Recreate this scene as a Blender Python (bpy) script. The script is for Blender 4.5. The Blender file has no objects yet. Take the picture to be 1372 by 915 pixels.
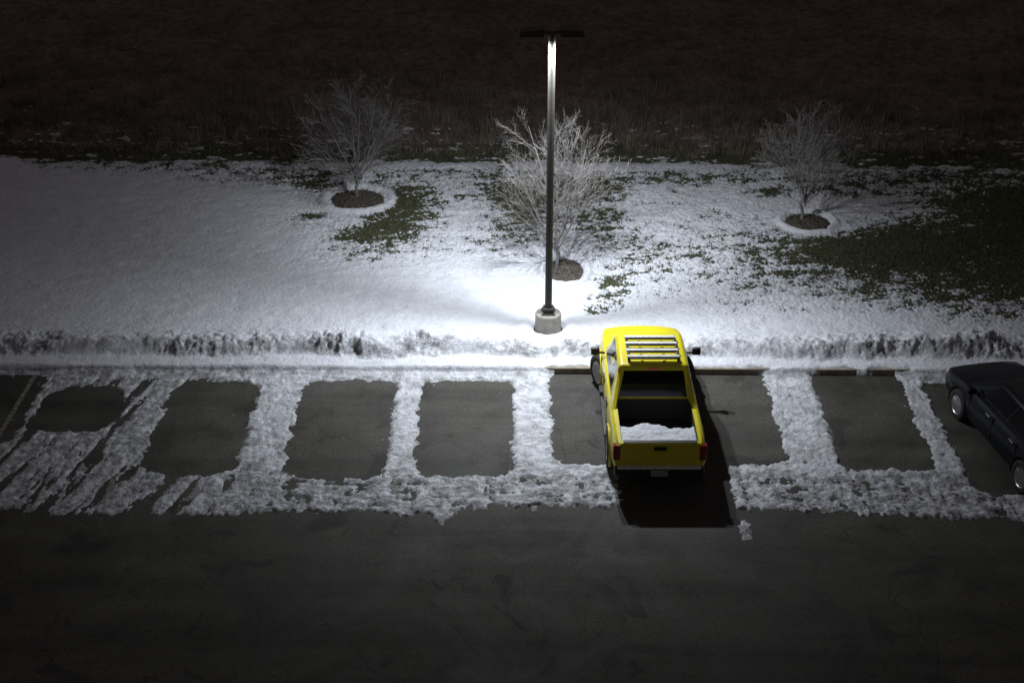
import bpy, bmesh, math, random
import numpy as np
from mathutils import Vector, Matrix
random.seed(7); np.random.seed(7)
scene=bpy.context.scene
scene.view_settings.view_transform='Standard'; scene.view_settings.look='None'; scene.view_settings.exposure=0
def col(c): return (c[0],c[1],c[2],1)

# ---------------------------------------------------------------- noise
def perlin(x,y,seed=0):
    rs=np.random.RandomState(seed+11); perm=rs.permutation(256); ang=rs.rand(256)*2*np.pi
    gx=np.cos(ang); gy=np.sin(ang)
    xi=np.floor(x).astype(int); yi=np.floor(y).astype(int); xf=x-xi; yf=y-yi
    u=xf*xf*xf*(xf*(xf*6-15)+10); v=yf*yf*yf*(yf*(yf*6-15)+10)
    def g(ix,iy,fx,fy):
        h=perm[(perm[ix&255]+iy)&255]; return gx[h]*fx+gy[h]*fy
    a=g(xi,yi,xf,yf); b=g(xi+1,yi,xf-1,yf); c=g(xi,yi+1,xf,yf-1); d=g(xi+1,yi+1,xf-1,yf-1)
    return ((a*(1-u)+b*u)*(1-v)+(c*(1-u)+d*u)*v)*1.5
def fbm(x,y,o=3,seed=0,gain=.5):
    s=0;a=1;t=0
    for i in range(o):
        s=s+a*perlin(x*2**i+i*17.3,y*2**i-i*9.1,seed+i*5); t+=a; a*=gain
    return s/t
def sst(a,b,x):
    t=np.clip((x-a)/(b-a),0,1); return t*t*(3-2*t)
def cells(x,y,seed=0):
    rs=np.random.RandomState(seed); A=rs.rand(64,64,3); xi=np.floor(x).astype(int); yi=np.floor(y).astype(int)
    d1=np.full(x.shape,9.); d2=np.full(x.shape,9.); h=np.zeros(x.shape)
    for i in (-1,0,1):
        for j in (-1,0,1):
            r=A[(xi+i)&63,(yi+j)&63]; d=np.hypot(xi+i+r[...,0]-x,yi+j+r[...,1]-y)
            n=d<d1; d2=np.where(n,d1,np.minimum(d2,d)); h=np.where(n,r[...,2],h); d1=np.where(n,d,d1)
    return h,d2-d1

# ---------------------------------------------------------------- materials
def newmat(name):
    m=bpy.data.materials.new(name); m.use_nodes=True
    nt=m.node_tree; b=nt.nodes['Principled BSDF']; return m,nt,b
def N(nt,t,**k):
    n=nt.nodes.new(t)
    for a,v in k.items(): setattr(n,a,v)
    return n
def noise(nt,scale,detail=4,rough=.6,vec=None,dist=0):
    n=N(nt,'ShaderNodeTexNoise'); n.inputs['Scale'].default_value=scale; n.inputs['Detail'].default_value=detail
    n.inputs['Roughness'].default_value=rough; n.inputs['Distortion'].default_value=dist
    if vec: nt.links.new(vec,n.inputs['Vector'])
    return n.outputs['Fac']
def ramp(nt,f,pts):
    r=N(nt,'ShaderNodeValToRGB'); e=r.color_ramp.elements
    while len(e)<len(pts): e.new(.5)
    for i,(p,c) in enumerate(pts):
        e[i].position=p; e[i].color=col(c) if hasattr(c,'__len__') else (c,c,c,1)
    nt.links.new(f,r.inputs['Fac']); return r.outputs['Color']
def mix(nt,f,a,b,mode='MIX'):
    m=N(nt,'ShaderNodeMix',data_type='RGBA',blend_type=mode)
    for s,v in ((m.inputs[0],f),(m.inputs[6],a),(m.inputs[7],b)):
        if isinstance(v,(int,float)): s.default_value=v
        elif isinstance(v,tuple): s.default_value=col(v)
        else: nt.links.new(v,s)
    return m.outputs[2]
def mul(nt,a,b,op='MULTIPLY'):
    m=N(nt,'ShaderNodeMath',operation=op)
    for s,v in zip(m.inputs,(a,b)):
        if isinstance(v,(int,float)): s.default_value=v
        else: nt.links.new(v,s)
    return m.outputs[0]
def bump(nt,b,h,st=.5,dist=.02):
    n=N(nt,'ShaderNodeBump'); n.inputs['Strength'].default_value=st; n.inputs['Distance'].default_value=dist
    nt.links.new(h,n.inputs['Height']); nt.links.new(n.outputs['Normal'],b.inputs['Normal'])
def objv(nt): return N(nt,'ShaderNodeTexCoord').outputs['Object']
def stretch(nt,v,s):
    n=N(nt,'ShaderNodeVectorMath',operation='MULTIPLY'); nt.links.new(v,n.inputs[0]); n.inputs[1].default_value=s; return n.outputs[0]
def simple(name,c,rough=.5,metal=0,var=.12,scale=8,coat=0,bmp=0,spec=.5):
    m,nt,b=newmat(name); v=objv(nt)
    f=noise(nt,scale,4,.6,v)
    c1=tuple(x*(1-var) for x in c); c2=tuple(min(1,x*(1+var)) for x in c)
    nt.links.new(ramp(nt,f,[(.3,c1),(.7,c2)]),b.inputs['Base Color'])
    b.inputs['Roughness'].default_value=rough; b.inputs['Metallic'].default_value=metal
    b.inputs['Coat Weight'].default_value=coat; b.inputs['Coat Roughness'].default_value=.08
    b.inputs['Specular IOR Level'].default_value=spec
    if bmp: bump(nt,b,noise(nt,scale*6,3,.6,v),bmp,.01)
    return m

# asphalt
M_ASPH,nt,b=newmat('asphalt'); v=objv(nt)
big=noise(nt,.35,5,.6,v,1.2); med=noise(nt,1.7,5,.65,v,.5); fine=noise(nt,45,3,.7,v); fine2=noise(nt,14,4,.7,v)
base=ramp(nt,big,[(.33,(.042,.041,.036)),(.5,(.062,.061,.053)),(.66,(.080,.079,.071))])
c=mix(nt,1.0,base,ramp(nt,med,[(.30,.68),(.42,.92),(.7,1.12)]),'MULTIPLY')
c=mix(nt,1.0,c,ramp(nt,fine,[(.3,.45),(.5,.95),(.7,1.8)]),'MULTIPLY')
c=mix(nt,1.0,c,ramp(nt,fine2,[(.3,.74),(.7,1.26)]),'MULTIPLY')
c=mix(nt,1.0,c,ramp(nt,noise(nt,1.0,4,.6,stretch(nt,v,(.10,1.3,1)),.4),[(.36,.80),(.5,1.0),(.66,1.16)]),'MULTIPLY')
dn=N(nt,'ShaderNodeTexNoise'); dn.inputs['Scale'].default_value=1.3; dn.inputs['Detail'].default_value=5; nt.links.new(v,dn.inputs['Vector'])
va=N(nt,'ShaderNodeVectorMath',operation='MULTIPLY_ADD'); nt.links.new(dn.outputs['Color'],va.inputs[0]); va.inputs[1].default_value=(.9,.9,0); nt.links.new(v,va.inputs[2])
def crack(sc,w,maskscale,lo):
    vo=N(nt,'ShaderNodeTexVoronoi',feature='DISTANCE_TO_EDGE'); vo.inputs['Scale'].default_value=sc; nt.links.new(va.outputs[0],vo.inputs['Vector'])
    r=ramp(nt,vo.outputs['Distance'],[(0,1.0),(w,0.0)])
    return mul(nt,r,ramp(nt,noise(nt,maskscale,2,.5,v),[(lo,0.0),(lo+.08,1.0)]))
ck=mul(nt,crack(.28,.0034,.2,.44),crack(1.6,.014,.33,.53),'MAXIMUM')
c=mix(nt,mul(nt,ck,.6),c,(.016,.016,.015))
c=mix(nt,ramp(nt,noise(nt,.42,5,.6,v,1.8),[(.585,0.0),(.61,.55)]),c,(.026,.025,.023))
c=mix(nt,mul(nt,ramp(nt,noise(nt,.9,6,.7,v,.2),[(.56,0.0),(.8,1.0)]),.25),c,(.13,.13,.125))
nt.links.new(c,b.inputs['Base Color'])
nt.links.new(ramp(nt,big,[(.4,.65),(.6,.9)]),b.inputs['Roughness']); bump(nt,b,fine,.5,.012)
b.inputs['Specular IOR Level'].default_value=.3

# snow
M_SNOW,nt,b=newmat('snow'); v=objv(nt)
at=N(nt,'ShaderNodeAttribute',attribute_name='dirt').outputs['Fac']
n1=noise(nt,4,8,.75,v,.4); n2=noise(nt,28,5,.75,v)
clean=ramp(nt,noise(nt,2.5,6,.65,v),[(.3,(.70,.73,.80)),(.6,(.80,.83,.89))])
clean=mix(nt,1.0,clean,ramp(nt,n2,[(.28,.76),(.5,1.0)]),'MULTIPLY')
dirty=ramp(nt,n2,[(.3,(.08,.079,.077)),(.68,(.42,.425,.45))])
df=mul(nt,at,ramp(nt,n1,[(.38,0.0),(.56,1.0)]))
c=mix(nt,df,clean,dirty)
nt.links.new(c,b.inputs['Base Color']); b.inputs['Roughness'].default_value=.65
bump(nt,b,mul(nt,n2,mul(nt,noise(nt,9,5,.7,v),2.0),'ADD'),.9,.03)

# lawn
M_LAWN,nt,b=newmat('lawn'); v=objv(nt)
c=ramp(nt,noise(nt,3,6,.7,v),[(.3,(.032,.038,.016)),(.5,(.056,.060,.026)),(.7,(.092,.086,.042))])
c=mix(nt,1.0,c,ramp(nt,noise(nt,38,3,.8,v),[(.3,.4),(.7,1.7)]),'MULTIPLY')
c=mix(nt,ramp(nt,noise(nt,17,6,.85,v),[(.57,0.0),(.63,.8)]),c,(.6,.61,.65))
nt.links.new(c,b.inputs['Base Color']); b.inputs['Roughness'].default_value=.9; bump(nt,b,noise(nt,38,3,.8,v),.9,.04)
# field
M_FIELD,nt,b=newmat('field'); v=objv(nt)
c=ramp(nt,noise(nt,.35,7,.75,v,.5),[(.3,(.13,.096,.083)),(.7,(.28,.205,.18))])
c=mix(nt,1.0,c,ramp(nt,noise(nt,3.5,7,.85,v),[(.3,.2),(.7,1.9)]),'MULTIPLY')
nt.links.new(c,b.inputs['Base Color']); b.inputs['Roughness'].default_value=.95; bump(nt,b,noise(nt,5,5,.8,v),1,.15)
M_WEED=simple('dry_weeds',(.20,.17,.135),.9,var=.75,scale=2.0)
M_BLADE=simple('grass_blades',(.075,.080,.034),.85,var=.6,scale=6)
M_CONC=simple('concrete',(.28,.265,.24),.85,var=.25,scale=6,bmp=.4)
M_KERB=simple('kerb_concrete',(.26,.235,.19),.85,var=.35,scale=5,bmp=.4)
M_MULCH=simple('mulch',(.07,.06,.048),.95,var=.8,scale=14,bmp=1)
M_BARK=simple('bark',(.17,.16,.155),.8,var=.45,scale=7,bmp=.3)
M_POLE=simple('bronze_pole',(.040,.038,.034),.5,.0,var=.15,scale=5,spec=.3)
M_PAINT,nt,b=newmat('worn_line_paint'); v=objv(nt)
c=mix(nt,ramp(nt,noise(nt,14,6,.8,v),[(.40,0.0),(.54,1.0)]),(.36,.35,.31),(.075,.073,.067)); nt.links.new(c,b.inputs['Base Color']); b.inputs['Roughness'].default_value=.8
M_YEL=simple('yellow_paint',(.68,.595,.018),.34,0,var=.04,scale=3,coat=.55)
M_BLK=simple('black_trim',(.018,.018,.019),.5,var=.3)
M_LINER=simple('bed_liner',(.02,.018,.018),.75,var=.4,scale=20,bmp=.4)
M_RUB=simple('tyre_rubber',(.02,.02,.02),.8,var=.3,scale=20)
M_ALU=simple('aluminium',(.45,.45,.46),.35,.9,var=.1)
M_RACK=simple('rack_frosted',(.66,.67,.66),.5,.0,var=.25,scale=14)
M_GLS=simple('tinted_glass',(.006,.007,.009),.12,var=.1,coat=.2,spec=.3)
M_RED=simple('tail_lamp',(.26,.012,.010),.15,coat=.5)
M_CLR=simple('head_lamp',(.6,.62,.65),.12,.3,coat=.5)
M_DARKCAR=simple('midnight_paint',(.007,.008,.014),.3,0,var=.1,coat=.12,spec=.22)
M_PLATE=simple('plate',(.35,.35,.33),.5)
M_LENS,nt,b=newmat('lamp_lens'); b.inputs['Emission Color'].default_value=(.93,.96,1,1); b.inputs['Emission Strength'].default_value=8

# ---------------------------------------------------------------- mesh helpers
def link(o,parent=None):
    scene.collection.objects.link(o)
    if parent: o.parent=parent
    return o
def mk(name,vs,fs,mats,parent=None,smooth=False,bevel=0,seg=3,angle=35):
    me=bpy.data.meshes.new(name); me.from_pydata([tuple(p) for p in vs],[],fs); me.update()
    for m in (mats if isinstance(mats,list) else [mats]): me.materials.append(m)
    bm=bmesh.new(); bm.from_mesh(me); bmesh.ops.recalc_face_normals(bm,faces=bm.faces); bm.to_mesh(me); bm.free()
    o=link(bpy.data.objects.new(name,me),parent)
    if bevel:
        bv=o.modifiers.new('b','BEVEL'); bv.width=bevel; bv.segments=seg; bv.limit_method='ANGLE'; bv.angle_limit=math.radians(30)
    if smooth or bevel:
        me.polygons.foreach_set('use_smooth',[True]*len(me.polygons))
        try: me.set_sharp_from_angle(angle=math.radians(angle if not bevel else 60))
        except Exception: pass
    return o
BF=[(0,1,2,3),(4,5,6,7),(0,1,5,4),(1,2,6,5),(2,3,7,6),(3,0,4,7)]
def boxv(x0,x1,y0,y1,z0,z1): return [(x0,y0,z0),(x1,y0,z0),(x1,y1,z0),(x0,y1,z0),(x0,y0,z1),(x1,y0,z1),(x1,y1,z1),(x0,y1,z1)]
def box(name,x0,x1,y0,y1,z0,z1,m,parent=None,bevel=0):
    return mk(name,boxv(x0,x1,y0,y1,z0,z1),BF,m,parent,bevel=bevel)
def tubes(name,polys,m,parent=None):
    vs=[];fs=[]
    for pts,rad,sd in polys:
        n=len(pts); prev=None; b0=len(vs)
        for i,p in enumerate(pts):
            d=(pts[min(i+1,n-1)]-pts[max(i-1,0)])
            if d.length<1e-6: d=Vector((0,0,1))
            d.normalize(); a=d.orthogonal() if prev is None else (prev-d*prev.dot(d))
            if a.length<1e-6: a=d.orthogonal()
            a.normalize(); prev=a; bb=d.cross(a)
            for k in range(sd):
                t=2*math.pi*k/sd; vs.append(p+(a*math.cos(t)+bb*math.sin(t))*rad[i])
        for i in range(n-1):
            for k in range(sd):
                k2=(k+1)%sd; fs.append((b0+i*sd+k,b0+i*sd+k2,b0+(i+1)*sd+k2,b0+(i+1)*sd+k))
        fs.append(tuple(b0+k for k in range(sd))); fs.append(tuple(b0+(n-1)*sd+k for k in range(sd)))
    return mk(name,vs,fs,m,parent,smooth=True,angle=60)
def tube(name,pts,r,m,parent=None,sd=8):
    pts=[Vector(p) for p in pts]; return tubes(name,[(pts,[r]*len(pts),sd)],m,parent)
def lathe(name,prof,axis,center,m,parent=None,seg=32):
    vs=[];fs=[];n=len(prof)
    for k in range(seg):
        a=2*math.pi*k/seg; c,s=math.cos(a),math.sin(a)
        for t,r in prof:
            vs.append((t,r*c,r*s) if axis=='x' else (r*c,r*s,t))
    for k in range(seg):
        k2=(k+1)%seg
        for i in range(n-1): fs.append((k*n+i,k2*n+i,k2*n+i+1,k*n+i+1))
    fs.append(tuple(k*n for k in range(seg))); fs.append(tuple(k*n+n-1 for k in range(seg)))
    vs=[(a+center[0],b_+center[1],c_+center[2]) for a,b_,c_ in vs]
    return mk(name,vs,fs,m,parent,smooth=True,angle=40)
def gridmesh(name,X,Y,Z,m,keep=None,attr=None,smooth=True):
    ny,nx=X.shape; idx=np.arange(nx*ny).reshape(ny,nx)
    q=np.stack([idx[:-1,:-1],idx[:-1,1:],idx[1:,1:],idx[1:,:-1]],-1).reshape(-1,4)
    if keep is not None:
        k=keep[:-1,:-1]|keep[:-1,1:]|keep[1:,1:]|keep[1:,:-1]; q=q[k.reshape(-1)]
    used=np.zeros(nx*ny,bool); used[q.reshape(-1)]=True; remap=np.cumsum(used)-1; q=remap[q]
    co=np.stack([X,Y,Z],-1).reshape(-1,3)[used].astype(np.float32)
    me=bpy.data.meshes.new(name); me.vertices.add(len(co)); me.vertices.foreach_set('co',co.reshape(-1))
    me.loops.add(q.size); me.loops.foreach_set('vertex_index',q.reshape(-1).astype(np.int32))
    me.polygons.add(len(q)); me.polygons.foreach_set('loop_start',np.arange(0,q.size,4,dtype=np.int32))
    me.update(calc_edges=True); me.validate()
    me.polygons.foreach_set('use_smooth',np.full(len(me.polygons),smooth))
    me.materials.append(m)
    if attr is not None:
        a=me.attributes.new('dirt','FLOAT','POINT'); a.data.foreach_set('value',attr.reshape(-1)[used].astype(np.float32))
    return link(bpy.data.objects.new(name,me))
def tris(name,P,m):
    n=len(P); me=bpy.data.meshes.new(name); me.vertices.add(n*3); me.vertices.foreach_set('co',P.astype(np.float32).reshape(-1))
    me.loops.add(n*3); me.loops.foreach_set('vertex_index',np.arange(n*3,dtype=np.int32))
    me.polygons.add(n); me.polygons.foreach_set('loop_start',np.arange(0,n*3,3,dtype=np.int32)); me.update(calc_edges=True); me.validate()
    me.materials.append(m); return link(bpy.data.objects.new(name,me))

# ---------------------------------------------------------------- ground sheets
KY=27.05; LZ=.13
def sheet(name,x0,x1,y0,y1,z,m): return mk(name,[(x0,y0,z),(x1,y0,z),(x1,y1,z),(x0,y1,z)],[(0,1,2,3)],m)
sheet('ground',-2500,2500,-2500,2500,-.12,M_FIELD)
sheet('parking_lot',-90,90,-60,KY+.05,0,M_ASPH)
sheet('lawn',-90,90,KY+.14,40.6,LZ,M_LAWN)
kb=[]
kf=[]
x=-60
while x<60:
    b0=len(kb); kb+=boxv(x+.006,x+3-.006,KY,KY+.15,-.05,LZ+.012); kf+=[tuple(i+b0 for i in f) for f in BF]; x+=3
mk('kerb',kb,kf,M_KERB,bevel=.02,seg=2)
pv=[];pf=[]
for X in [-18.67,-15.93,-13.19,-10.45,-7.7,-4.95,-2.2,.5,5.95,8.7,11.45,14.2,17]:
    b0=len(pv); pv+=[(X-.05,21.9,.004),(X+.05,21.9,.004),(X+.05,KY-.02,.004),(X-.05,KY-.02,.004)]; pf.append((b0,b0+1,b0+2,b0+3))
mk('stall_lines',pv,pf,M_PAINT)

# field beyond the lawn
def axis(lo,hi,step,far,g=1.12):
    a=list(np.arange(lo,hi,step)); s=step
    while a[-1]<far: s*=g; a.append(a[-1]+s)
    return a
xa=axis(0,24,.12,220); xs=np.array([-t for t in xa[:0:-1]]+xa)
ys=np.array(axis(39.2,64,.11,320))
X,Y=np.meshgrid(xs,ys)
Z=.10+.12*fbm(X*.25,Y*.25,3,3)+.12*fbm(X*1.1,Y*1.6,4,5,.6)+.05*np.sin(Y*2.2+1.2*fbm(X*.2,Y*.2,2,8)*4)*sst(44,50,Y)
e=sst(39.2,41.5,Y); Z=(.04)*(1-e)+Z*e; Z=np.maximum(Z,-.08)
gridmesh('field',X,Y,Z,M_FIELD)

# ---------------------------------------------------------------- snow cover
TREES=[(-4.36,36.3,.66,.62),(1.30,31.9,.42,.62),(7.86,34.9,.52,.5)]
xa=axis(0,16.5,.03,60,1.12); xs=np.array([-t for t in xa[:0:-1]]+xa)
ys=np.arange(20.9,44.0,.03)
X,Y=np.meshgrid(xs,ys)
big=fbm(X*.45,Y*.45,3,1); md=fbm(X*2.2,Y*2.2,3,2); rg=fbm(X*6,Y*6,3,4,.65); fn=fbm(X*14,Y*14,2,6)
ch,ce=cells(X*5+md*1.5,Y*5+rg,3); ch2,ce2=cells(X*9+md,Y*9+md,8)
chunk=(ch-.5)*sst(0,.25,ce)+.6*(ch2-.5)*sst(0,.3,ce2)
lump=fbm(X*3.3+2*md,Y*3.3,4,21,.6)
T=.052+.03*lump+.034*rg+.018*fn+.018*chunk
dirt=np.full_like(X,.58)+.7*md
berm=1-sst(22.9,23.4,Y+.25*md)
ruts=fbm((X+.25*(Y-22))*2.4,Y*.5,2,31); smear=fbm(X*.9,Y*7,3,35,.6)
T=T*(1-berm)+berm*(.028+.05*lump+.035*rg+.02*fn+.055*ruts+.05*smear+.022*chunk); dirt=dirt+.5*berm*(1+rg)+.6*berm*np.clip(-smear,0,1)
left=1-sst(-5.9,-4.9,X+.15*(Y-24))
u=(X*.96-(Y-22)*.28); w_=X*.28+Y*.96
st=fbm(u*2.2,w_*.30,3,41); st2=fbm(u*6,w_*.6,3,43,.6)
T=T*(1-left)+left*(.022+.11*st+.06*st2+.024*rg+.018*fn); dirt=dirt+left*.6
T+=.034*fbm(X*8,Y*.9,2,51)*(Y<27)
T=np.where(T>0,.065*np.tanh(T/.065),T)
T=np.where(T>.01,T+.012*fn+.012*rg+.008*chunk+.006*fbm(X*3,Y*22,2,55),T)
def rbox(x0,x1,y0,y1,r=.35):
    cx,cy=(x0+x1)/2,(y0+y1)/2; dx=np.abs(X-cx)-(x1-x0)/2+r; dy=np.abs(Y-cy)-(y1-y0)/2+r
    return np.minimum(np.maximum(dx,dy),0)+np.hypot(np.maximum(dx,0),np.maximum(dy,0))-r
edge=.14*fbm(X*1.3,Y*1.3,3,61)+.12*fbm(X*6,Y*6,3,62,.65)
pads=[(-1.87,.03,23.1,26.68,.3),(-4.46,-2.5,23.0,26.68,.4),(-7.25,-5.45,23.1,26.6,.45),(.92,5.5,23.55,27.2,.3),(6.6,8.42,23.4,27.2,.25),
      (9.0,11.3,22.6,26.9,.3),(12.0,14.0,23.3,26.7,.3),(2.2,4.25,20,24,.1),(-9.9,-8.3,24.6,26.3,.5),(-15,-10.2,24.1,26.9,.3),(14.9,17,23,26.7,.3)]
sd=np.full_like(X,9.)
for p in pads: sd=np.minimum(sd,rbox(*p))
sd=sd+edge
s=sst(-.01,.12,sd); T=T*s-.03*(1-s)
cr=fbm(X*7,Y*7,3,63,.7); T=np.where((sd<0)&(sd>-.3),np.maximum(T,(cr-.5)*.10),T)
dirt+=.3*(1-sst(.0,.2,sd))
low=21.86+.16*fbm(X*.8,X*0,3,71)+.18*fbm(X*4,Y*2,3,72,.65)+.18*np.sin(X*.35+.9)-.5*np.exp(-((X+1.2)/.22)**2)-.2*np.exp(-((X+1.9)/.5)**2)
s=sst(-.02,.14,Y-low+.12*rg); T=T*s-.03*(1-s)
blob=np.exp(-(((X-4.4)/.16)**2+((Y-21.35)/.3)**2)); T=np.maximum(T,-.03+.06*blob*(1+1.8*rg))
# --- kerb and lawn part
P=np.zeros_like(X)
def G(cx,cy,rx,ry,a,rot=0):
    c,s_=math.cos(rot),math.sin(rot); dx=(X-cx)*c+(Y-cy)*s_; dy=-(X-cx)*s_+(Y-cy)*c
    return a*np.exp(-((dx/rx)**2+(dy/ry)**2))
for g in [(-3.2,35.2,1.0,1.7,1.25,-.25),(-5.5,35.0,.6,.6,1.0,0),(-4.2,34.0,.9,.5,.9,0),(-3.9,32.9,1.6,1.0,.45,0),(-3.2,36.9,1.1,.7,.8,0),(-5.6,37.2,1.0,.6,.7,0),
          (.0,36.9,1.2,1.0,1.4,0),(1.9,37.1,1.3,.9,1.4,0),(.3,35.2,.9,1.3,1.0,0),(2.2,35.2,1.0,1.0,.7,0),(2.5,31.0,.5,1.0,.8,0),(2.0,30.0,.4,.6,.6,0),
          (8.6,33.2,2.0,1.1,1.3,0),(10.3,33.9,1.2,1.0,1.1,0),(13.0,33.8,2.4,2.8,1.45,0),(14.5,36.5,3.2,1.6,1.1,0),(17.5,33.5,3,3.5,1.5,0),(10.5,31.6,2.8,1.4,.65,0),
          (7.1,36.9,.6,.3,1.0,0),(9.3,37.2,1.6,.6,.75,0),(5.0,34.6,3.2,3.0,.44,0),(6.5,31.3,3.4,1.9,.46,0),(12.5,30.4,3.0,1.6,.55,0),
          (-6.6,37.9,3.2,.7,.75,0),(-10.5,38.6,4,.5,.6,0),(4.5,38.0,3.0,.6,.8,0),(-1.5,38.3,2.5,.5,.7,0),(11,38.2,4,.6,.8,0),(-.3,33.2,1.4,1.0,.42,0),(2.8,33,1.4,1.2,.42,0),(-1.9,34.4,1.2,2.0,.33,0)]:
    P=P+G(*g)
P=np.minimum(P,1.8)
strk=fbm((X+.4*Y)*1.1,(Y-.3*X)*4.5,3,81)
nz=fbm(X*3,Y*3,2,82)*.40+fbm(X*10,Y*10,3,83,.85)*.95+strk*.40
L=.055+.02*big+.012*md+.010*rg+.007*fn
L+= -.014*np.abs(fbm(X*1.4,Y*1.4,2,85))+.014*perlin((X-Y*.3)*.9,Y*2.8,86)
fh,fe=cells(X*2.1,Y*2.1,33)
L-=.014*(fh>.55)*sst(.35,.6,fe)
L=L-(.060*P)-np.clip(P*1.7+.06,0,1)*.092*nz
for tx,ty,rx,ry in TREES:
    d=np.hypot((X-tx)/rx,(Y-ty)/ry); wob=d+.16*md+.08*rg
    L=L*(1-np.exp(-((wob-1.45)/.35)**2)*.8)+np.exp(-((wob-1.42)/.20)**2)*.11
    L=np.where(wob<1.12,-.03,L)
cb=np.hypot(X-.84,Y-28.86); L=L*sst(.3,.42,cb)-.02*(1-sst(.3,.42,cb)); L+=.05*np.exp(-((cb-.55)/.15)**2)
endY=39.1+.5*fbm(X*.35,X*0,3,91)-.5*sst(7,14,X)
far=sst(-.5,.6,Y-endY)
L=L*(1-far)+far*(-.045+.15*fbm(X*1.3,Y*3,4,92,.7)+.06*rg-.02*sst(40.5,43.5,Y)*2)
# ploughed ridge behind kerb
rc=27.85+.32*fbm(X*.5,X*0,3,101)+.12*md
rh=.20+.26*fbm(X*.38,X*0+3,3,102,.6)+.07*fbm(X*2,X*0+3,2,103)
rh=rh+.11*np.exp(-((X-9)/2.0)**2)+.06*np.exp(-((X+2.8)/1.6)**2)+.05*np.exp(-((X+7.5)/2.)**2)-.1*np.exp(-((X-.6)/1)**2)
tk=np.exp(-((X-2.9)/1.1)**2); rh=np.clip(rh*(1-.6*tk),.06,.42)
clod=np.clip(fbm(X*.5,X*0+9,2,105)*2.4+.45,0,1)
prof=sst(-.42,-.08,Y-rc+.12*rg*clod+.06*md)*(1-sst(.02,1.0,Y-rc))
ridge=rh*prof*(1+.35*lump+.12*rg+clod*(.32*rg+.62*chunk))
rdirt=sst(-.45,-.3,Y-rc)*(1-sst(-.10,.15,Y-rc))
L=L+ridge
gap=sst(.6,.9,X)*(1-sst(5.5,5.9,X))+sst(6.4,6.7,X)*(1-sst(8.6,8.9,X))
gz=gap*(1-sst(27.06,27.20,Y+.16*md)); L=L*(1-gz)-.03*gz
isl=sst(26.98,27.06,Y)
T=np.where(Y<KY+.02,np.maximum(T,(1-gap)*(.05+.06*sst(26.75,27.0,Y)+.03*rg)*sst(26.6,26.8,Y+.2*md)*(1-sst(9.5,10.5,-X)*.6)+(-.03)),T)
lawn=(Y>=KY)
Zs=np.where(lawn,LZ+L,T+isl*.09*(T>0))
dl=np.clip(.08+.2*md,0,1)+.9*rdirt*(.5+.6*clod)+.2*prof
dl+=.5*(1-sst(-.01,.02,L))
dirt=np.clip(np.where(lawn,dl,dirt),0,1)
keep=np.where(lawn,L>-.004,T>-.004)
Zs=np.where(lawn,np.maximum(Zs,LZ-.04),np.maximum(Zs,-.04))
ff=sst(40.2,41.2,Y); Zs=Zs+ff*.03
gridmesh('snow_cover',X,Y,Zs,M_SNOW,keep=keep,attr=dirt)

# grass blades
rs=np.random.RandomState(5)
cand=300000; gx=rs.uniform(-16.4,19,cand); gy=rs.uniform(27.6,40.2,cand)
ix=np.clip(np.searchsorted(xs,gx),0,len(xs)-1); iy=np.clip(((gy-ys[0])/.03).astype(int),0,len(ys)-1)
Lv=L[iy,ix]; ok=(Lv<.018)&(Lv>-.4)&(rs.rand(cand)<np.where(Lv<0,.75,.35))
gx=gx[ok];gy=gy[ok]
for tx,ty,rx,ry in TREES:
    k=np.hypot((gx-tx)/rx,(gy-ty)/ry)>1.1; gx=gx[k];gy=gy[k]
n=len(gx); a=rs.rand(n)*6.28; h=rs.uniform(.04,.10,n); w=rs.uniform(.006,.014,n); lx=rs.normal(0,.04,n); ly=rs.normal(0,.04,n)
Pt=np.zeros((n,3,3)); Pt[:,0]=np.stack([gx-w*np.cos(a),gy-w*np.sin(a),np.full(n,LZ-.005)],-1); Pt[:,1]=np.stack([gx+w*np.cos(a),gy+w*np.sin(a),np.full(n,LZ-.005)],-1)
Pt[:,2]=np.stack([gx+lx,gy+ly,LZ+h],-1); tris('lawn_grass',Pt,M_BLADE)

# dry weeds at the edge of the field
N0=26000
cx=rs.uniform(-32,32,N0); cy=38.7+rs.gamma(1.7,2.6,N0); dens=fbm(cx*.5,cy*.9,3,111)
k=(dens>-.10)|(rs.rand(N0)<.25); cx=cx[k];cy=cy[k];dens=dens[k]; k=cy<70; cx=cx[k];cy=cy[k];dens=dens[k]
B=8; n=len(cx)*B; bx=np.repeat(cx,B)+rs.normal(0,.09,n); by=np.repeat(cy,B)+rs.normal(0,.09,n)
hh=np.repeat(np.clip(.10+.36*np.clip(dens+.2,0,1)+rs.exponential(.10,len(cx)),.06,1.0)*sst(38.3,41,cy),B)*rs.uniform(.5,1.1,n)
a=rs.rand(n)*6.28; w=rs.uniform(.006,.016,n); Pt=np.zeros((n,3,3))
Pt[:,0]=np.stack([bx-w*np.cos(a),by-w*np.sin(a),np.full(n,.0)],-1); Pt[:,1]=np.stack([bx+w*np.cos(a),by+w*np.sin(a),np.full(n,.0)],-1)
Pt[:,2]=np.stack([bx+rs.normal(0,.14,n),by+rs.normal(0,.14,n),.12+hh],-1); tris('dry_weeds',Pt,M_WEED)

# mulch beds
for i,(tx,ty,rx,ry) in enumerate(TREES):
    r=np.linspace(0,1.22,30); t=np.linspace(0,2*np.pi,90)
    R,TT=np.meshgrid(r,t); XX=tx+R*rx*np.cos(TT); YY=ty+R*ry*np.sin(TT)
    ZZ=LZ-.02+.15*(1-np.clip(R,0,1.2)/1.2)**.7+.07*fbm(XX*11,YY*11,3,120,.7)*(R<1.15)
    gridmesh('mulch_bed' ,XX,YY,ZZ,M_MULCH)

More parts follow.
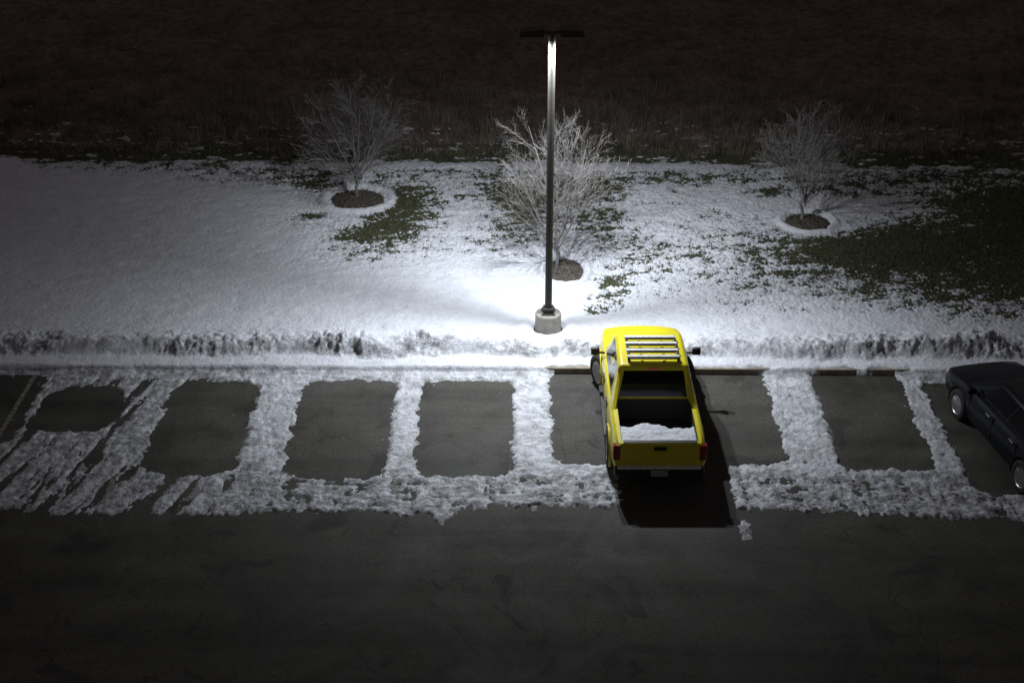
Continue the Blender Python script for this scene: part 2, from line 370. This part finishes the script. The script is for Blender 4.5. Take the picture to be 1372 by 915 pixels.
# ---------------------------------------------------------------- trees
def tree(name,base,H,R,seed,limbs=9,twr=.005):
    rd=random.Random(seed); polys=[]; zt=base[2]+H
    def rv(s): return Vector((rd.gauss(0,s),rd.gauss(0,s),rd.gauss(0,s)))
    def br(p,d,ln,r,lv):
        n=5 if lv<2 else 4; pts=[p.copy()]; rad=[r]; dd=d.copy()
        for i in range(n):
            dd=(dd+rv(.040+.016*lv)+Vector((0,0,.04 if lv<2 else .02))).normalized(); p=p+dd*ln/n
            if p.z>zt+.1: break
            pts.append(p.copy()); rad.append(max(r*(1-.78*(i+1)/n),twr*.5))
        n=len(pts)-1
        if n<1: return
        polys.append((pts,rad,6 if lv<1 else (4 if lv<2 else 3)))
        if lv>=4: return
        cnt=[0,9,5,3][lv]
        for k in range(cnt):
            f=.18+.78*(k+rd.random()*.7)/cnt; j=min(int(f*n),n-1); q=pts[j].lerp(pts[j+1],min(1,f*n-j))
            ax=(pts[j+1]-pts[j]).normalized(); side=ax.orthogonal(); side.rotate(Matrix.Rotation(rd.random()*6.28,3,ax))
            nd=(ax*.88+side*.52+Vector((0,0,.06))).normalized()
            br(q,nd,ln*(1-.55*f)*rd.uniform(.5,.72),max(rad[j]*.5,twr),lv+1)
    b0=Vector(base); th=H*.19
    tp=[b0+Vector((rd.gauss(0,.012)*i,rd.gauss(0,.012)*i,th*i/4-.05)) for i in range(5)]
    polys.append((tp,[.055,.047,.044,.042,.045],8))
    for k in range(limbs):
        a=2*math.pi*(k/limbs)+rd.uniform(-.3,.3); spread=rd.uniform(.85,1.05) if k%3 else rd.uniform(.4,.65)
        zh=(H-th)*math.sqrt(max(0,1-(spread*.84)**2))*.92
        q=tp[4]-Vector((0,0,rd.uniform(0,.25)*H*.3)); tip=Vector((math.cos(a)*R*spread,math.sin(a)*R*spread,zh))
        br(q,tip.normalized(),tip.length*rd.uniform(.88,.98),.022,1)
    br(tp[4],Vector((.03,.02,1)),(H-th)*.86,.030,1)
    return tubes(name,polys,M_BARK)
tree('bare_tree',(-4.36,36.3,LZ+.08),3.6,1.9,3,11,.0062)
tree('bare_tree.001',(1.10,31.95,LZ+.08),4.2,1.55,12,12,.0044)
tree('bare_tree.002',(7.7,34.95,LZ+.08),3.45,1.5,29,10,.006)

# ---------------------------------------------------------------- lamp post
lp=link(bpy.data.objects.new('street_lamp',None)); lp.location=(.84,28.86,LZ)
TOPZ=7.0
lathe('concrete_base',[(-.1,.30),(.40,.30),(.425,.285),(.43,.27)],'z',(0,0,0),M_CONC,lp,40)
box('base_plate',-.16,.16,-.16,.16,.43,.46,M_POLE,lp,.006)
box('base_cover',-.12,.12,-.12,.12,.46,.58,M_POLE,lp,.015)
lathe('pole',[(.5,.080),(TOPZ-.1,.074),(TOPZ,.074)],'z',(0,0,0),M_POLE,lp,24)
for sx,sy in ((-1,-1),(1,-1),(-1,1),(1,1)): lathe('anchor_bolt',[(.46,.016),(.51,.016)],'z',(sx*.137,sy*.137,0),M_ALU,lp,8)
for s_ in (-1,1):
    x0,x1=s_*.17,s_*.68
    v=[(x0,-.21,TOPZ-.08),(x1,-.19,TOPZ-.08),(x1,.19,TOPZ-.08),(x0,.21,TOPZ-.08),(x0,-.18,TOPZ+.09),(x1-s_*.05,-.13,TOPZ+.04),(x1-s_*.05,.13,TOPZ+.04),(x0,.18,TOPZ+.09)]
    mk('lamp_head',v,BF,M_POLE,lp,bevel=.015)
    box('lamp_arm',min(s_*.05,s_*.18),max(s_*.05,s_*.18),-.035,.035,TOPZ-.06,TOPZ+.02,M_POLE,lp,.006)
    xa0,xa1=min(s_*.20,s_*.6),max(s_*.20,s_*.6)
    mk('lens',[(xa0,-.15,TOPZ-.084),(xa1,-.15,TOPZ-.084),(xa1,.15,TOPZ-.084),(xa0,.15,TOPZ-.084)],[(0,1,2,3)],M_LENS,lp)
    ld=bpy.data.lights.new('lamp_light','SPOT'); ld.shadow_soft_size=.09; ld.energy=2000; ld.color=(.91,.95,1); ld.spot_size=math.radians(156); ld.spot_blend=.92
    lo=link(bpy.data.objects.new('lamp_light',ld),lp); lo.location=(s_*.33,-.13,TOPZ-.18); lo.rotation_euler=(math.radians(4),0,0)

# ---------------------------------------------------------------- vehicles
def boolcut(o,cutters):
    for c in cutters:
        m=o.modifiers.new('c','BOOLEAN'); m.operation='DIFFERENCE'; m.object=c; m.solver='EXACT'
    dg=bpy.context.evaluated_depsgraph_get(); dg.update(); me=bpy.data.meshes.new_from_object(o.evaluated_get(dg))
    o.modifiers.clear(); o.data=me
    for c in cutters: bpy.data.objects.remove(c,do_unlink=True)
def loftbody(name,stations,mats,parent):
    vs=[];fs=[]
    for (y,w,zb,zt,cr) in stations:
        h=[(0,zb),(w*.80,zb),(w*.95,zb+.05),(w*.985,zb+.16),(w,zb+(zt-zb)*.45),(w*.995,zb+(zt-zb)*.68),(w*.965,zt-.10),(w*.935,zt-.035),(w*.88,zt),(w*.5,zt+cr*.75),(0,zt+cr)]
        ring=[(px,y,pz) for px,pz in h]+[(-px,y,pz) for px,pz in h[-2:0:-1]]
        vs+=ring
    n=len(ring)
    for i in range(len(stations)-1):
        for k in range(n): fs.append((i*n+k,i*n+(k+1)%n,(i+1)*n+(k+1)%n,(i+1)*n+k))
    fs.append(tuple(range(n))); fs.append(tuple((len(stations)-1)*n+k for k in range(n)))
    return mk(name,vs,fs,mats,parent)
def panel(name,q,u0,u1,v0,v1,off,m,parent,skew=(0,0)):
    q=[Vector(p) for p in q]; nrm=(q[1]-q[0]).cross(q[3]-q[0]).normalized()
    def P_(u,v): return (q[0].lerp(q[1],u)).lerp(q[3].lerp(q[2],u),v)
    c=[P_(u0,v0),P_(u1,v0),P_(u1+skew[1],v1),P_(u0+skew[0],v1)]
    vs=[p-nrm*.01 for p in c]+[p+nrm*off for p in c]
    return mk(name,vs,BF,m,parent)
def wheel(parent,x,y,r,side,steer=0,tag=''):
    e=bpy.data.objects.new('wheel'+tag,None); link(e,parent); e.location=(x,y,r); e.rotation_euler=(0,0,steer)
    w=.12
    prof=[(-w*.8,r*.62),(-w,r*.68),(-w*1.04,r*.82),(-w*.92,r*.95),(-w*.7,r),(w*.7,r),(w*.92,r*.95),(w*1.04,r*.82),(w,r*.68),(w*.8,r*.62)]
    lathe('tyre',prof,'x',(0,0,0),M_RUB,e,36)
    o=side
    lathe('rim',[(o*w*.82,r*.66),(o*w*.95,r*.64),(o*w*.80,r*.58),(o*w*.3,r*.55),(o*w*.25,.02)],'x',(0,0,0),M_ALU,e,30)
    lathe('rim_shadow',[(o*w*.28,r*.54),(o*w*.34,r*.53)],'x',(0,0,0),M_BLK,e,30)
    lathe('hub',[(o*w*.3,.07),(o*w*.85,.06),(o*w*.9,.03)],'x',(0,0,0),M_ALU,e,16)
    for k in range(5):
        a=2*math.pi*k/5+.3; d=Vector((0,math.cos(a),math.sin(a))); t=Vector((0,-math.sin(a),math.cos(a)))
        i0,i1=.05,r*.62; vs=[]
        for xx,dz in ((o*w*.5,0),(o*w*.86,0)):
            for rr,ww in ((i0,.035),(i1,.05)):
                vs+= [Vector((xx,0,0))+d*rr-t*ww,Vector((xx,0,0))+d*rr+t*ww]
        mk('spoke',vs,[(0,1,3,2),(4,5,7,6),(0,1,5,4),(2,3,7,6),(0,2,6,4),(1,3,7,5)],M_ALU,e,bevel=.008)
def arc(name,x,y,zc,r,m,parent,rad=.03,a0=-15,a1=195):
    pts=[(x,y+r*math.cos(math.radians(a)),zc+r*math.sin(math.radians(a))) for a in np.linspace(a0,a1,22)]
    return tube(name,pts,rad,m,parent,6)
def cyl_cut(x0,x1,y,z,r):
    return lathe('cut',[(x0,r),(x1,r)],'x',(0,y,z),M_BLK)
def paintparts(o,wheels,rw,extra=None):
    for p in o.data.polygons:
        c=p.center
        for wy in wheels:
            if math.hypot(c.y-wy,c.z-rw[0])<rw[1]+.01 and abs(c.x)<rw[2]: p.material_index=1
        if extra and extra(c,p.normal): p.material_index=2

# --- pickup
pk=link(bpy.data.objects.new('pickup_truck',None)); pk.location=(2.88,22.5,0); pk.rotation_euler=(0,0,math.radians(.6))
W=.92
stt=[(.10,.86,.50,1.06,0),(.16,.895,.45,1.08,0),(.5,.91,.40,1.09,0),(1.1,W,.38,1.09,0),(1.75,W,.36,1.08,.0),(2.4,W,.34,1.06,.02),(3.2,W,.34,1.05,.03),(3.75,W,.36,1.09,.06),
     (4.1,.915,.38,1.10,.08),(4.5,.90,.40,1.08,.08),(4.78,.86,.42,1.02,.07),(4.92,.78,.46,.90,.05),(4.96,.70,.52,.78,.0)]
body=loftbody('body',stt,[M_YEL,M_BLK,M_LINER],pk)
RW=.385; wy=(1.02,4.02)
bed=mk('cut',boxv(-.73,.73,.19,1.72,.62,1.5),BF,M_BLK)
cuts=[bed]
for y_ in wy:
    cuts+= [cyl_cut(.64,1.1,y_,RW,.455),cyl_cut(-1.1,-.64,y_,RW,.455)]
for c in cuts: c.parent=pk
bpy.context.view_layer.update()
boolcut(body,cuts)
paintparts(body,wy,(RW,.455,.90),lambda c,n:abs(c.x)<.74 and .18<c.y<1.73 and c.z<1.065 and c.z>.6)
body.data.polygons.foreach_set('use_smooth',[True]*len(body.data.polygons)); body.data.set_sharp_from_angle(angle=math.radians(28))
bv=body.modifiers.new('b','BEVEL'); bv.width=.012; bv.segments=2; bv.limit_method='ANGLE'; bv.angle_limit=math.radians(40)
cb_=[(-.85,1.74,1.04),(.85,1.74,1.04),(.85,3.86,1.04),(-.85,3.86,1.04),(-.69,1.88,1.77),(.69,1.88,1.77),(.66,3.22,1.78),(-.66,3.22,1.78)]
cab=mk('cab',cb_,BF,M_YEL,pk,bevel=.075,seg=5)
C=[Vector(p) for p in cb_]
rear=[C[0],C[1],C[5],C[4]]; rt=[C[1],C[2],C[6],C[5]]; lf=[C[3],C[0],C[4],C[7]]; fr=[C[2],C[3],C[7],C[6]]
panel('rear_window',rear,.09,.91,.10,.84,.004,M_GLS,pk)
panel('windshield',fr,.07,.93,.08,.92,.004,M_GLS,pk)
box('brake_lamp',-.11,.11,1.835,1.86,1.68,1.705,M_RED,pk)
for q,nm,flip in ((rt,'r',0),(lf,'l',1)):
    a=(.10,.44,.475,.86) if not flip else (.14,.525,.56,.90)
    panel('side_window',q,a[0],a[1],.14,.86,.004,M_GLS,pk)
    panel('side_window',q,a[2],a[3],.14,.86,.004,M_GLS,pk)
for x_ in (-.49,.49):
    tube('rack_rail',[(x_,1.98,1.79),(x_,2.02,1.84),(x_,2.92,1.855),(x_,2.98,1.80)],.024,M_BLK,pk)
for y_ in (2.06,2.32,2.60,2.86):
    box('rack_crossbar',-.52,.52,y_-.04,y_+.04,1.850,1.882,M_RACK,pk,.008)
    box('rack_crossbar_foot',-.50,.50,y_-.07,y_-.042,1.832,1.866,M_BLK,pk,.006)
for x_ in (-.22,.22): box('roof_rib',x_-.03,x_+.03,2.0,3.0,1.77,1.785,M_YEL,pk,.004)
for s_ in (-1,1):
    vs=[(s_*.70,1.70,1.07),(s_*.86,1.70,1.07),(s_*.86,1.25,1.07),(s_*.76,1.25,1.07),(s_*.62,1.93,1.68),(s_*.695,1.93,1.68),(s_*.84,1.35,1.10),(s_*.76,1.35,1.10)]
    mk('sail_panel',vs,BF,M_YEL,pk,bevel=.015)
    tube('mirror_arm',[(s_*.86,3.52,1.12),(s_*1.02,3.50,1.15)],.025,M_BLK,pk)
    x0,x1=sorted((s_*.97,s_*1.15)); box('mirror',x0,x1,3.46,3.56,1.09,1.25,M_BLK,pk,.03)
    for y_ in (1.78,2.72,3.62):
        x0,x1=sorted((s_*.90,s_*.9235)); box('door_seam',x0,x1,y_-.006,y_+.006,.48,.98,M_BLK,pk)
    for y_ in (1.92,2.86):
        x0,x1=sorted((s_*.90,s_*.94)); box('door_handle',x0,x1,y_,y_+.17,.90,.93,M_BLK,pk,.006)
    x0,x1=sorted((s_*.80,s_*.965)); box('side_step',x0,x1,1.55,3.5,.30,.35,M_BLK,pk,.015)
    for y_ in wy: arc('fender_flare',s_*.905,y_,RW,.47,M_YEL,pk,.032)
    mk('tail_lamp',boxv(*sorted((s_*.76,s_*.888)),.075,.20,.72,1.04),BF,M_RED,pk,bevel=.012)
    mk('head_lamp',boxv(*sorted((s_*.52,s_*.80)),4.70,4.90,.72,.88),BF,M_CLR,pk,bevel=.02)
    wheel(pk,s_*.83,wy[0],RW,s_,0,'_rear'); wheel(pk,s_*.87,wy[1],RW,s_,math.radians(22),'_front')
box('tailgate',-.745,.745,.075,.19,.60,1.10,M_YEL,pk,.02)
box('tailgate_liner',-.725,.725,.186,.20,.62,1.085,M_LINER,pk)
box('tailgate_cap',-.70,.70,.085,.18,1.1,1.112,M_BLK,pk,.004)
box('tailgate_panel',-.62,.62,.062,.08,.68,.93,M_YEL,pk,.012)
box('tailgate_handle',-.12,.12,.055,.08,.95,1.03,M_BLK,pk,.01)
box('rear_bumper',-.86,.86,-.02,.16,.40,.58,M_BLK,pk,.04)
box('bumper_step',-.80,.80,-.028,.1,.582,.60,M_RACK,pk,.006)
box('licence_plate',-.16,.16,-.032,-.02,.42,.56,M_PLATE,pk,.004)
box('grille',-.5,.5,4.86,4.97,.60,.82,M_BLK,pk,.02); box('front_bumper',-.82,.82,4.78,4.98,.38,.56,M_BLK,pk,.05)
box('underbody',-.6,.6,.3,4.7,.30,.45,M_BLK,pk,.03)
r=np.linspace(-.722,.722,60); s2=np.linspace(.205,1.35,46); XX,YY=np.meshgrid(r,s2)
fr_=1.0+.16*fbm(XX*2.5,YY*0,2,7)-.16*np.exp(-((XX-.48)/.2)**2)
ZZ=.60+.40*(1-sst(-.10,.22,YY-fr_+.05*fbm(XX*8,YY*8,2,17)))+.035*fbm(XX*3,YY*3,3,9)+.015*fbm(XX*11,YY*11,2,10)-.02
sb=gridmesh('bed_snow',XX,YY,ZZ,M_SNOW,attr=np.full_like(XX,.0)); sb.parent=pk

# --- dark car
dc=link(bpy.data.objects.new('parked_car',None)); dc.location=(10.85,22.0,0); dc.rotation_euler=(0,0,math.radians(11))
stt=[(.0,.70,.36,.86,.0),(.06,.80,.30,.94,.02),(.3,.87,.25,.99,.03),(.9,.895,.22,.98,.03),(1.8,.90,.20,.94,.03),(3.0,.90,.20,.93,.04),(3.5,.895,.22,.90,.06),(3.95,.87,.24,.84,.06),(4.3,.82,.26,.76,.05),(4.48,.74,.30,.66,.03),(4.52,.66,.34,.58,0)]
b2=loftbody('body',stt,[M_DARKCAR,M_BLK,M_BLK],dc)
R2=.33; wy2=(.85,3.55); cuts=[]
for y_ in wy2: cuts+=[cyl_cut(.64,1.1,y_,R2,.385),cyl_cut(-1.1,-.64,y_,R2,.385)]
for c in cuts: c.parent=dc
bpy.context.view_layer.update(); boolcut(b2,cuts); paintparts(b2,wy2,(R2,.385,.87))
b2.data.polygons.foreach_set('use_smooth',[True]*len(b2.data.polygons)); b2.data.set_sharp_from_angle(angle=math.radians(30))
g=[(-.82,.25,.93),(.82,.25,.93),(.82,3.45,.91),(-.82,3.45,.91),(-.60,.95,1.42),(.60,.95,1.42),(.60,2.45,1.45),(-.60,2.45,1.45)]
mk('cabin',g,BF,M_DARKCAR,dc,bevel=.08,seg=5); C=[Vector(p) for p in g]
panel('rear_window',[C[0],C[1],C[5],C[4]],.08,.92,.12,.9,.004,M_GLS,dc); panel('windshield',[C[2],C[3],C[7],C[6]],.06,.94,.06,.92,.004,M_GLS,dc)
panel('side_window',[C[1],C[2],C[6],C[5]],.12,.49,.14,.84,.004,M_GLS,dc); panel('side_window',[C[1],C[2],C[6],C[5]],.51,.88,.14,.84,.004,M_GLS,dc)
panel('side_window',[C[3],C[0],C[4],C[7]],.12,.49,.14,.84,.004,M_GLS,dc); panel('side_window',[C[3],C[0],C[4],C[7]],.51,.88,.14,.84,.004,M_GLS,dc)
for s_ in (-1,1):
    x0,x1=sorted((s_*.86,s_*1.04)); box('mirror',x0,x1,2.95,3.07,.92,1.04,M_DARKCAR,dc,.03)
    x0,x1=sorted((s_*.60,s_*.84)); box('tail_lamp',x0,x1,-.0,.16,.68,.86,M_RED,dc,.03)
    x0,x1=sorted((s_*.50,s_*.76)); box('head_lamp',x0,x1,4.2,4.44,.58,.70,M_CLR,dc,.03)
    for y_ in (1.2,2.15,3.1):
        x0,x1=sorted((s_*.88,s_*.904)); box('door_seam',x0,x1,y_-.005,y_+.005,.36,.86,M_BLK,dc)
    for y_ in (1.3,2.25):
        x0,x1=sorted((s_*.88,s_*.92)); box('door_handle',x0,x1,y_,y_+.16,.80,.825,M_ALU,dc,.005)
    for y_ in wy2: arc('arch_lip',s_*.885,y_,R2,.39,M_DARKCAR,dc,.016); wheel(dc,s_*.80,y_,R2,s_)
box('rear_bumper',-.80,.80,-.07,.15,.28,.52,M_DARKCAR,dc,.05); box('licence_plate',-.17,.17,-.015,.01,.62,.74,M_PLATE,dc,.004)
box('grille',-.4,.4,4.42,4.53,.42,.56,M_BLK,dc,.02)

# ---------------------------------------------------------------- world: faint night sky with town glow
w=bpy.data.worlds.new('World'); scene.world=w; w.use_nodes=True; nt=w.node_tree; nt.nodes.clear()
out=N(nt,'ShaderNodeOutputWorld'); add=N(nt,'ShaderNodeAddShader')
sky=N(nt,'ShaderNodeTexSky',sky_type='NISHITA'); sky.sun_disc=False; sky.sun_elevation=math.radians(-5); sky.sun_rotation=math.radians(200)
b1=N(nt,'ShaderNodeBackground'); b1.inputs[1].default_value=.01; nt.links.new(sky.outputs[0],b1.inputs[0])
b2_=N(nt,'ShaderNodeBackground'); b2_.inputs[0].default_value=(1,.86,.86,1); b2_.inputs[1].default_value=.050
nt.links.new(b1.outputs[0],add.inputs[0]); nt.links.new(b2_.outputs[0],add.inputs[1]); nt.links.new(add.outputs[0],out.inputs[0])

# ---------------------------------------------------------------- camera
cd=bpy.data.cameras.new('camera'); cam=link(bpy.data.objects.new('camera',cd)); cd.lens=50; cd.sensor_width=36; cd.clip_end=5000
cam.location=(.31,0,15.8); cam.rotation_euler=(math.radians(61),0,math.radians(.6)); scene.camera=cam
